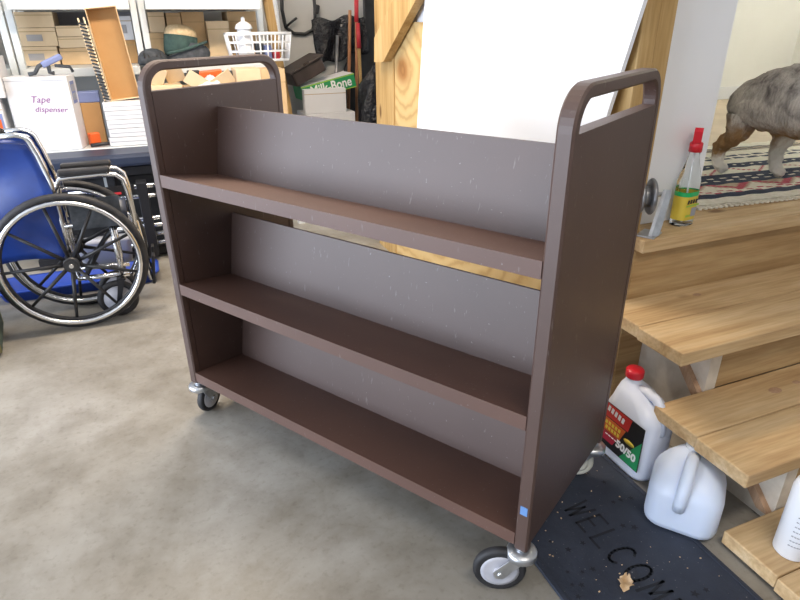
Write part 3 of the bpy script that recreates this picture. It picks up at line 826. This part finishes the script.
for k in range(7): m.box((-.02 + k * .019, -.1185 + k * .0012, .411), (.012, .001, .010))
m.build('print_marks', 'whiteprint', sg)
m = MB(); m.box((.03, -.1185, .391), (.07, .001, .012), (0, 0, 4)); m.build('red_mark', 'redtool', sg)
tk = thing('shade_block', 'long black shade-filling trunk under the white work table', 'block', (-.45, 1.99, .001))  # added dark block standing in for the shade beneath the table
MB().box((0, 0, .20), (1.50, .16, .40), None, .01).build('body', 'blackplastic', tk)
MB().box((0, 0, .425), (1.54, .19, .045), None, .01).build('lid', 'charcoalcloth', tk)
# clear storage tub seen through the wheel spokes
m = MB(); m.loops([rsq(.22, .06, .028, 0), rsq(.26, .075, .03, .16), rsq(.28, .08, .03, .165), rsq(.28, .08, .03, .18)])
tag(m.build('plastic_tub', 'foil', None, (-.30, 1.495, .001)), 'cloudy grey plastic tub behind the wheelchair spokes', 'tub')

# ================================================================== WORKTOP + SHELVING
tb = thing('work_table', 'white work table holding the cartons behind the wheelchair', 'table', (0, 0, 0))
MB().bounds(-1.35, .88, 1.87, 2.13, .525, .565, .004).build('table_top', 'whitepaint', tb)
for xx in (-1.30, -.25, .82):
    for yy in (1.90, 2.10): MB().bounds(xx - .02, xx + .02, yy - .02, yy + .02, 0, .524).build('leg', 'whitepaint', tb)
def shelving(xa, xb, label):
    t = thing('shelving_unit', label, 'shelving', (0, 0, 0), group='white steel shelving units')
    for xx in (xa + .02, xb - .02):
        for yy in (2.315, 2.76): MB().bounds(xx - .017, xx + .017, yy - .02, yy + .02, 0, 2.0, .003).build('post', 'whitepaint', t)
    for z in (.30, .955, 1.30, 1.95): MB().bounds(xa + .04, xb - .04, 2.15, 2.78, z - (.045 if z != 1.30 else .055), z, .003).build('shelf', 'whitepaint', t)
    MB().bounds(xa + .04, xb - .04, 2.772, 2.779, .96, 1.24).build('shaded_wall_sheet', 'foil', t) if xa < 0 and xa > -1 else None  # added sheet; its blue-grey stands in for the back wall in shade
    return t
shelving(-.60, .062, 'white steel shelving unit behind the tape box holding stacked beige cartons')
shelving(.066, .775, 'white steel shelving unit behind the cart holding hats and cartons')
shelving(-1.30, -.604, 'white steel shelving unit at the far left behind the wheelchair')
BOXN = 0
def carton(x0, x1, y0, y1, z0, z1, mat, label, group='cartons on the shelving', lab=False, rot=0):
    cx, cy = (x0 + x1) / 2, (y0 + y1) / 2
    t = thing('carton', label, 'box', (cx, cy, z0 + .0006), (0, 0, rot), group)
    w, d, h = x1 - x0, y1 - y0, z1 - z0 - .001
    m = MB(); m.box((0, 0, h / 2), (w, d, h), None, .002); m.build('body', mat, t)
    m = MB(); m.box((0, -d / 2 - .0006, h * .80), (w * .995, .0012, .004)); m.build('lid_edge', 'tape', t)
    if lab:
        m = MB(); m.box((-w * .10, -d / 2 - .0009, h * .46), (w * .42, .0012, h * .36)); m.build('label', 'boxlabel', t)
    return t
ord_ = ['topmost', 'second from the top', 'lowest']
carton(-.579, -.390, 2.45, 2.74, 1.157, 1.238, 'cardpale', 'tan carton topmost in the left stack on the shelf behind the tape box')
carton(-.581, -.393, 2.45, 2.74, 1.060, 1.156, 'cardpale', 'tan carton with grey label in the middle of the left shelf stack', lab=True)
carton(-.594, -.405, 2.45, 2.74, .956, 1.059, 'cardpale', 'tan carton with grey label at the bottom of the left shelf stack', lab=True)
carton(-.388, -.190, 2.45, 2.72, 1.108, 1.166, 'cardpale', 'flat beige carton on top of the pile left of the upright tray')
carton(-.390, -.200, 2.45, 2.72, 1.048, 1.107, 'cardpale', 'flat beige carton in the middle of the pile left of the upright tray')
carton(-.395, -.205, 2.45, 2.72, .956, 1.047, 'cardboard', 'deeper beige carton at the bottom of the pile left of the upright tray')
carton(-.065, .020, 2.45, 2.70, 1.085, 1.215, 'white', 'small white printed box on the shelf right of the upright tray', lab=True)
carton(-.090, .022, 2.45, 2.70, .956, 1.084, 'cardbrown', 'brown carton under the small white box right of the upright tray')
carton(.117, .207, 2.45, 2.72, 1.123, 1.235, 'cardpale', 'narrow beige carton just right of the double white posts, upper')
carton(.108, .211, 2.45, 2.72, .956, 1.122, 'cardboard', 'beige carton just right of the double white posts, lower')
carton(.217, .300, 2.45, 2.72, 1.140, 1.232, 'cardboard', 'small square brown carton above the straw hat')
carton(.214, .302, 2.46, 2.72, .956, 1.139, 'cardpale', 'carton standing behind the straw hat')
carton(.306, .438, 2.45, 2.72, .956, 1.236, 'cardboard', 'tall tan carton right of the straw hat')
carton(.442, .576, 2.40, 2.70, .956, 1.185, 'cardpale', 'light tan carton left of the white basket')
carton(.580, .756, 2.45, 2.72, .956, 1.238, 'cardboard', 'wide tan carton behind the white basket')
# far left shelf cartons
carton(-1.22, -.98, 2.40, 2.70, .956, 1.20, 'white', 'white carton on the far left shelf')
# white carton on left of tape box, partly out of frame
carton(-.99, -.66, 1.90, 2.10, .566, .84, 'white', 'white carton with orange and blue patches at the left edge', 'cartons on the work table')
m = MB(); m.box((0, 0, .0), (.065, .0014, .10)); 
o = m.build('product_patch', 'bluelabel', [x for x in bpy.data.objects if x.name.startswith('carton') and x.parent is None][-1], (.125, -.1012, .15)); 
m = MB(); m.box((0, 0, 0), (.045, .0014, .045)); m.build('orange_patch', 'orange', o, (0, -.0015, .0))
carton(-1.02, -.63, 1.89, 2.12, .841, 1.03, 'white', 'pale carton stacked at the left edge above the patched carton', 'cartons on the work table')

# tape dispenser box
tbx = thing('white_box', 'white box with tape dispenser handwritten in purple standing on the table', 'box', (-.470, 1.975, .566), (0, 0, -9))
m = MB(); m.box((0, 0, .184), (.295, .15, .368), None, .003); m.build('body', 'white', tbx)
m = MB(); m.box((0, -.0755, .350), (.293, .0012, .0025)); m.build('lid_edge', 'foil', tbx)
text_mesh('handwriting', 'Tape', .046, 'purpleink', tbx, frame((.0, -.0762, .258), (1, 0, -.02), (0, 0, 1)), .0004, .25, 'CENTER', -.0002)
text_mesh('handwriting', 'dispenser', .040, 'purpleink', tbx, frame((.040, -.0762, .208), (1, 0, -.05), (0, 0, 1)), .0004, .25, 'CENTER', -.0002)
m = MB(); m.box((.1482, -.005, .285), (.001, .075, .11)); lb2 = m.build('label', 'bluelabel', tbx)
m = MB(); 
for zz in (.253, .297):
    for yy in (-.022, .013): m.box((.1490, yy, zz + .01), (.0008, .028, .034))
m.build('label_panes', 'foil', lb2)
# grey clamp on top
cl = thing('hand_tool', 'blue grey handled tool lying on top of the white tape box', 'tool', (-.415, 1.965, .9365), (0, 0, 18))
m = MB(); m.box((.020, 0, .068), (.11, .026, .030), (0, -22, 0), .008); m.build('handle', 'bluelabel', cl)
m = MB(); m.tube([(-.10, 0, .009), (-.07, 0, .012), (-.045, 0, .045), (-.02, 0, .055)], .010, 8); m.tube([(.0, 0, .05), (.0, .0, .012), (.02, 0, .009)], .010, 8); m.tube([(.03, 0, .045), (.10, 0, .035), (.11, 0, .01)], .008, 8); m.build('jaw', 'charcoalcloth', cl)

# stack of white slim boxes with upright open tray on it
zs = .566
for k in range(5):
    h = .046
    tt = MB(); tt.box((0, 0, h / 2), (.215, .20, h - .002), (0, 0, 0), .002); tt.mi = 1; tt.box((0, -.1006, h * .5), (.20, .001, .003))
    tag(tt.build('slim_box', ['white', 'foil'], None, (-.085 + .004 * (k % 2), 1.985, zs + .0005), (0, 0, -4 + (k % 3) * 1.5)),
        ['slim white box lowest in the stack under the upright cardboard tray', 'slim white box second from the bottom under the cardboard tray', 'slim white box in the middle of the stack under the cardboard tray', 'slim white box second from the top under the cardboard tray', 'slim white box topmost directly under the upright cardboard tray'][k], 'box', 'slim white boxes under the cardboard tray')
    zs += h
tr = thing('cardboard_tray', 'long open brown cardboard tray standing upright on the slim white boxes', 'tray', (-.078, 1.985, zs + .004), (-3, -5.0, 0))
w, h, d = .150, .455, .07
MB().bounds(-w / 2, w / 2, .03, .034, 0, h).build('bottom_sheet', 'cardbrown', tr)
for xx in (-w / 2, w / 2 - .004): MB().bounds(xx, xx + .004, .03 - d, .0295, 0, h).build('side_wall', 'cardboard', tr)
for zz in (0, h - .004): MB().bounds(-w / 2 + .0045, w / 2 - .0045, .03 - d, .0295, zz, zz + .004).build('end_wall', 'cardpale', tr)
# narrow wire rack beside the tray
wr = thing('wire_rack', 'narrow black and white wire rack leaning along the left of the cardboard tray', 'rack', (-.150, 1.925, .567), (0, -6.5, 0))
m = MB(); m.cyl((-.006, 0, .0), (-.006, 0, .64), .004, n=8); m.cyl((.022, -.012, .0), (.022, -.012, .64), .004, n=8); m.build('rail', 'cardpale', wr)
m = MB()
for k in range(26): m.cyl((-.008, -.002, .18 + k * .0175), (.024, -.014, .168 + k * .0175), .0048, n=6)
m.build('rungs', 'blackplastic', wr)
# things in the gap between tape box and rack
bx = thing('open_carton', 'open brown carton of tools between the white tape box and the wire rack', 'box', (-.248, 2.060, .566))
m = MB(); m.bounds(-.065, .03, -.05, .05, 0, .22, .002); m.build('body', 'cardbrown', bx)
MB().bounds(-.075, .035, -.045, .045, .2206, .275, .004).build('flap', 'bluelabel', bx)
tag(MB().box((0, 0, 0), (.055, .04, .07), (0, 0, 20), .006).build('orange_tool', 'orange', None, (-.275, 1.955, .602)), 'orange plastic tool standing between the tape box and the wire rack', 'tool')
m = MB(); m.tube([(-.05, 0, .01), (0, .005, .012), (.045, .0, .014)], .010, 8)
tag(m.build('black_handle', 'blackplastic', None, (-.248, 1.915, .567)), 'short black handle lying beside the orange tool', 'tool')

# items seen through the left handle: opened cartons of paper on the table
oc = thing('open_carton', 'open carton with torn flaps seen through the cart left handle', 'box', (.145, 2.0, .566))
MB().bounds(-.085, .075, -.09, .09, 0, .30, .003).build('body', 'cardpale', oc)
m = MB(); m.box((-.05, -.05, .345), (.09, .005, .10), (25, 20, 10)); m.box((.045, -.02, .350), (.10, .005, .10), (35, -14, -8)); m.build('flap', 'cardpale', oc)
o2 = thing('open_carton', 'open carton holding white paper and an orange tool', 'box', (.365, 2.0, .566))
MB().bounds(-.135, .13, -.10, .10, 0, .285, .003).build('body', 'cardboard', o2)
m = MB(); m.box((-.06, -.07, .31), (.13, .005, .08), (20, 35, 0)); m.box((.075, -.07, .310), (.13, .005, .08), (20, -30, 0)); m.build('flap', 'cardpale', o2)
m = MB(); m.grid(lambda u, v: (-.07 + .15 * u, -.09 + .14 * v, .288 + .05 * math.sin(math.pi * u) * math.sin(math.pi * v) + .008 * math.sin(u * 17 + v * 11)), 12, 10, .004)
tag(m.build('crumpled_paper', 'white', None, (.375, 1.985, .566)), 'crumpled white paper lying in the open carton', 'paper')
m = MB(); m.box((0, 0, 0), (.13, .05, .042), (0, -4, 0), .008); ot = m.build('orange_tool', 'orange', None, (.395, 2.075, .906), (0, 0, 0)); tag(ot, 'orange and black tool lying across the open carton behind the cart', 'tool')
m = MB(); m.box((.095, 0, .0), (.09, .03, .028), None, .006); m.box((-.095, 0, .0), (.07, .04, .045), None, .006); m.build('black_end', 'blackplastic', ot)
carton(.52, .66, 1.93, 2.12, .566, .935, 'cardpale', 'plain beige carton left of the leaning board behind the cart', 'cartons on the work table')
carton(.662, .80, 1.93, 2.12, .566, .930, 'cardboard', 'tan taped carton beside the leaning board behind the cart', 'cartons on the work table')
# dark cap, shoe and hat on the shelf
h = thing('helmet', 'dark charcoal bicycle helmet on the shelf left of the straw hat', 'helmet', (.100, 2.235, .956))
m = MB(); m.lathe([(.080, 0), (.086, .015), (.080, .045), (.060, .07), (.030, .084), (.004, .088)], n=22, sx=1, sy=.85); m.build('shell', 'charcoalcloth', h)
m = MB()
for k in range(5): m.box((-.045 + k * .022, -.055, .054), (.008, .03, .006), (45, 0, 0))
m.build('vent', 'blackplastic', h)
bgk = thing('cloth_bag', 'dark green and black cloth bag lying under the straw hat', 'bag', (.300, 2.225, .956), (0, 0, 0))
m = MB(); m.grid(lambda u, v: (.125 * math.cos(6.2832 * u) * math.sin(math.pi * (v * .98 + .01)) ** .55, .055 * math.sin(6.2832 * u) * math.sin(math.pi * (v * .98 + .01)) ** .55, .042 - .042 * math.cos(math.pi * v) + .03 * math.cos(6.2832 * u) * v), 28, 12); m.build('body', 'charcoalcloth', bgk)
m = MB(); m.tube([(-.12, -.045, .060), (-.04, -.062, .075), (.05, -.058, .100), (.11, -.03, .118)], .008, 8); m.build('piping', 'greencloth', bgk)
hh = thing('straw_hat', 'straw hat with dark green band resting on the shelf bag', 'hat', (.262, 2.335, .985), (-6, 8, 0))
m = MB(); m.lathe([(.090, .115), (.094, .122), (.090, .150), (.070, .172), (.030, .182), (.003, .183)], n=26, sy=.85); m.build('crown', 'straw', hh)
m = MB(); m.lathe([(.088, .0), (.096, .03), (.097, .08), (.0955, .120)], n=26, sy=.85); m.build('band', 'greencloth', hh)
# white wire basket with white lidded pot
bk = thing('wire_basket', 'white plastic grid basket on the shelf above the leaning board', 'basket', (.715, 2.22, .956))
m = MB()
W2, D2, HB = .19, .06, .16
for z, sc in ((.012, .88), (.06, .92), (.11, .96), (.158, 1.0)):
    m.tube([(-W2 * sc, -D2 * sc, z), (W2 * sc, -D2 * sc, z), (W2 * sc, D2 * sc, z), (-W2 * sc, D2 * sc, z)], .0055 if z < .15 else .009, 6, True)
for k in range(9):
    t = -1 + 2 * k / 8
    for sy in (-1, 1): m.cyl((W2 * .88 * t, sy * D2 * .88, .01), (W2 * t, sy * D2, .158), .0045, n=6)
for k in range(1, 3):
    t = -1 + 2 * k / 3
    for sx in (-1, 1): m.cyl((sx * W2 * .88, D2 * .88 * t, .01), (sx * W2, D2 * t, .158), .0045, n=6)
for k in range(7): m.cyl((-W2 * .88, D2 * .88 * (-1 + k / 3), .006), (W2 * .88, D2 * .88 * (-1 + k / 3), .006), .0045, n=6)
m.build('grid', 'whiteplastic', bk)
pt = thing('lidded_pot', 'white lidded pot sitting in the white basket', 'pot', (.636, 2.222, .968))
m = MB(); m.lathe([(.032, 0), (.044, .01), (.050, .06), (.048, .13), (.040, .17)], n=22); m.build('body', 'whiteplastic', pt)
m = MB(); m.lathe([(.050, .170), (.052, .176), (.044, .195), (.022, .210), (.010, .214), (.012, .226), (.008, .236), (.002, .238)], n=22); m.build('lid', 'whiteplastic', pt)
for k, (xx, mt_, zz) in enumerate(((.715, 'charcoalcloth', .10), (.765, 'bluelabel', .08), (.815, 'redtool', .05))):
    tag(MB().box((0, 0, zz / 2), (.042, .06, zz), None, .006).build('small_pouch', mt_, None, (xx, 2.222, .9685)), ['dark pouch inside the white basket beside the pot', 'slate pouch in the middle of the white basket', 'red pouch at the right end of the white basket'][k], 'pouch', 'pouches in the white basket')

# leaning board and white pipe right of the shelving
m = MB(); p0 = Vector((.962, 2.40, .0)); p1 = Vector((.800, 2.40, 1.62)); m.prism([p0 + Vector((-.028, 0, 0)), p0 + Vector((.028, 0, 0)), p1 + Vector((.028, 0, 0)), p1 + Vector((-.028, 0, 0))], (0, .036, 0))
tag(m.build('leaning_board', 'pinez'), 'narrow pine board leaning upright at the right end of the shelving', 'board')
m = MB(); m.cyl((.990, 2.75, .0), (.935, 2.75, 1.70), .016, n=14)
tag(m.build('white_pipe', 'whiteplastic'), 'white plastic pipe standing upright behind the leaning board', 'pipe')
# tall white cartons with dog biscuit box and leather case
carton(1.02, 1.375, 2.40, 2.66, 0, .60, 'white', 'large white carton on the floor carrying the smaller white carton', 'white cartons in the corner')
carton(1.02, 1.315, 2.405, 2.465, .601, .760, 'white', 'smaller white carton under the green biscuit box', 'white cartons in the corner')
mbx = thing('biscuit_box', 'green dog biscuit box with white lettering lying tilted behind the smaller white carton', 'box', (1.225, 2.590, .715), (0, -11, 4))
m = MB(); m.box((0, 0, .048), (.40, .20, .094), None, .002); m.build('body', 'green', mbx)
m = MB(); m.box((0, 0, .0956), (.392, .192, .001)); m.build('top_panel', 'whiteprint', mbx)
m = MB(); m.box((0, -.1006, .090), (.40, .0012, .006)); m.box((0, -.1006, .004), (.40, .0012, .006)); m.build('edge_stripe', 'lime', mbx)
text_mesh('lettering', 'Milk-Bone', .088, 'whiteprint', mbx, frame((.015, -.1012, .048), (1, 0, 0), (0, 0, 1)) @ Matrix.Scale(.86, 4, (1, 0, 0)), .0006, 0, 'CENTER', .0018)
lc = thing('leather_case', 'dark brown leather case lying tilted on the green biscuit box', 'case', (1.09, 2.58, .815), (0, -24, 10))
m = MB(); m.box((0, 0, .055), (.25, .20, .095), None, .012); m.build('body', 'leather', lc)
m = MB(); m.box((0, -.004, .108), (.28, .22, .016), None, .006); m.build('lid', 'leather', lc)
m = MB(); m.tube([(-.02, -.10, .11), (-.02, -.115, .12), (.02, -.115, .12), (.02, -.10, .11)], .006, 8); m.build('carry_handle', 'leather', lc)
# black refuse bag
m = MB()
def bag(u, v):
    a = 6.28318 * u; rr2 = (.140 + .02 * math.sin(3 * a + 5 * v) + .014 * math.sin(7 * a - 9 * v)) * (math.sin(math.pi * min(.999, max(.001, .09 + v * .82))) ** .45)
    if v > .86: rr2 *= max(.25, 1 - (v - .86) * 5)
    return (rr2 * 1.0 * math.cos(a), rr2 * math.sin(a), .90 * v)
m.grid(bag, 40, 36)
tag(m.build('bin_bag', 'bagplastic', None, (1.545, 2.40, .002)), 'shiny black bin bag standing in the corner behind the side wall', 'bag')
# hung tools and black sheet on the back wall
m = MB(); m.grid(lambda u, v: (1.20 + .40 * u + .03 * v, 2.785 + .025 * math.sin(u * 15 + v * 4) * (.4 + v * .6), 1.185 - (.30 - .06 * u) * v + .03 * u + .015 * math.sin(u * 12)), 30, 14, .004)
tag(m.build('plastic_sheet', 'bagplastic'), 'black plastic sheet hanging on the back wall behind the tools', 'sheet')
def longtool(name, label, x, y, z0, z1, lean, mat, headmat, hw, hh_, grip=None):
    t = thing(name, label, 'tool', (x, y, 0), (0, lean, 0), 'long handled tools against the back wall')
    MB().cyl((0, 0, z0 + hh_ * .8), (0, 0, z1), .012, n=10).build('handle', mat, t)
    m = MB(); m.prism([(-hw * .35, -.004, z0 + hh_), (-hw / 2, -.004, z0 + hh_ * .75), (-hw / 2, -.004, z0 + hh_ * .2), (0, -.004, z0), (hw / 2, -.004, z0 + hh_ * .2), (hw / 2, -.004, z0 + hh_ * .75), (hw * .35, -.004, z0 + hh_)], (0, .008, 0)); m.build('blade', headmat, t)
    if grip: MB().cyl((0, 0, z1 - .16), (0, 0, z1 + .005), .0155, n=10).build('grip', grip, t)
longtool('shovel', 'brown handled shovel leaning left of the red handled tools', 1.40, 2.74, .0, 1.25, 3.5, 'handle', 'steel', .18, .26)
longtool('spade', 'spade with reddish wooden handle beside the black sheet', 1.475, 2.72, .0, 1.33, 2, 'handle', 'steel', .17, .24, 'redtool')
longtool('rake', 'tool with pale wooden shaft and red collar at the back wall', 1.525, 2.66, .0, 1.16, -1, 'pinez', 'steel', .16, .2, 'redtool')
longtool('hoe', 'red handled tool with yellow tip in the dark corner', 1.635, 2.64, .0, 1.27, 1.5, 'redtool', 'steel', .16, .1, 'redtool')
longtool('fork', 'thin steel shafted tool hanging before the black sheet', 1.285, 2.755, .0, 1.09, 5, 'steel', 'steel', .12, .22)
m = MB(); m.cyl((1.670, 2.64, 1.272), (1.674, 2.64, 1.42), .017, n=10)
m2 = MB()
tag(m.build('yellow_handle', 'yellow'), 'yellow handle tip standing above the red tool in the corner', 'tool')
# dark gear in the corner
m = MB(); m.grid(lambda u, v: (1.44 + .17 * min(1, max(0, (v - .5) * 5)) + (.55 - .17 * min(1, max(0, (v - .5) * 5))) * u, 2.836 + .005 * math.sin(u * 9 + v * 7), 1.7 * v), 16, 30, .006)
tag(m.build('dark_tarp', 'blackplastic'), 'dark tarp hanging in the corner behind the long tools', 'tarp')
# black cable hook on the wall
m = MB(); m.tube([(1.02, 2.835, 1.50), (1.01, 2.835, 1.25), (1.025, 2.83, 1.14), (1.08, 2.83, 1.10), (1.16, 2.83, 1.095), (1.215, 2.83, 1.12), (1.24, 2.83, 1.18), (1.245, 2.83, 1.27), (1.235, 2.835, 1.50)], .012, 10, upv=(0, 1, 0)); m.tube([(1.02, 2.82, 1.14), (1.07, 2.80, 1.18), (1.10, 2.79, 1.20)], .008, 8)
ck = m.build('hanging_cord', 'blackplastic'); tag(ck, 'thick black looped cord hanging on the grey back wall', 'cord')
m = MB(); m.box((1.256, 2.825, 1.255), (.035, .03, .06), (0, 15, 0), .008); m.build('cord_plug', 'blackplastic', ck)
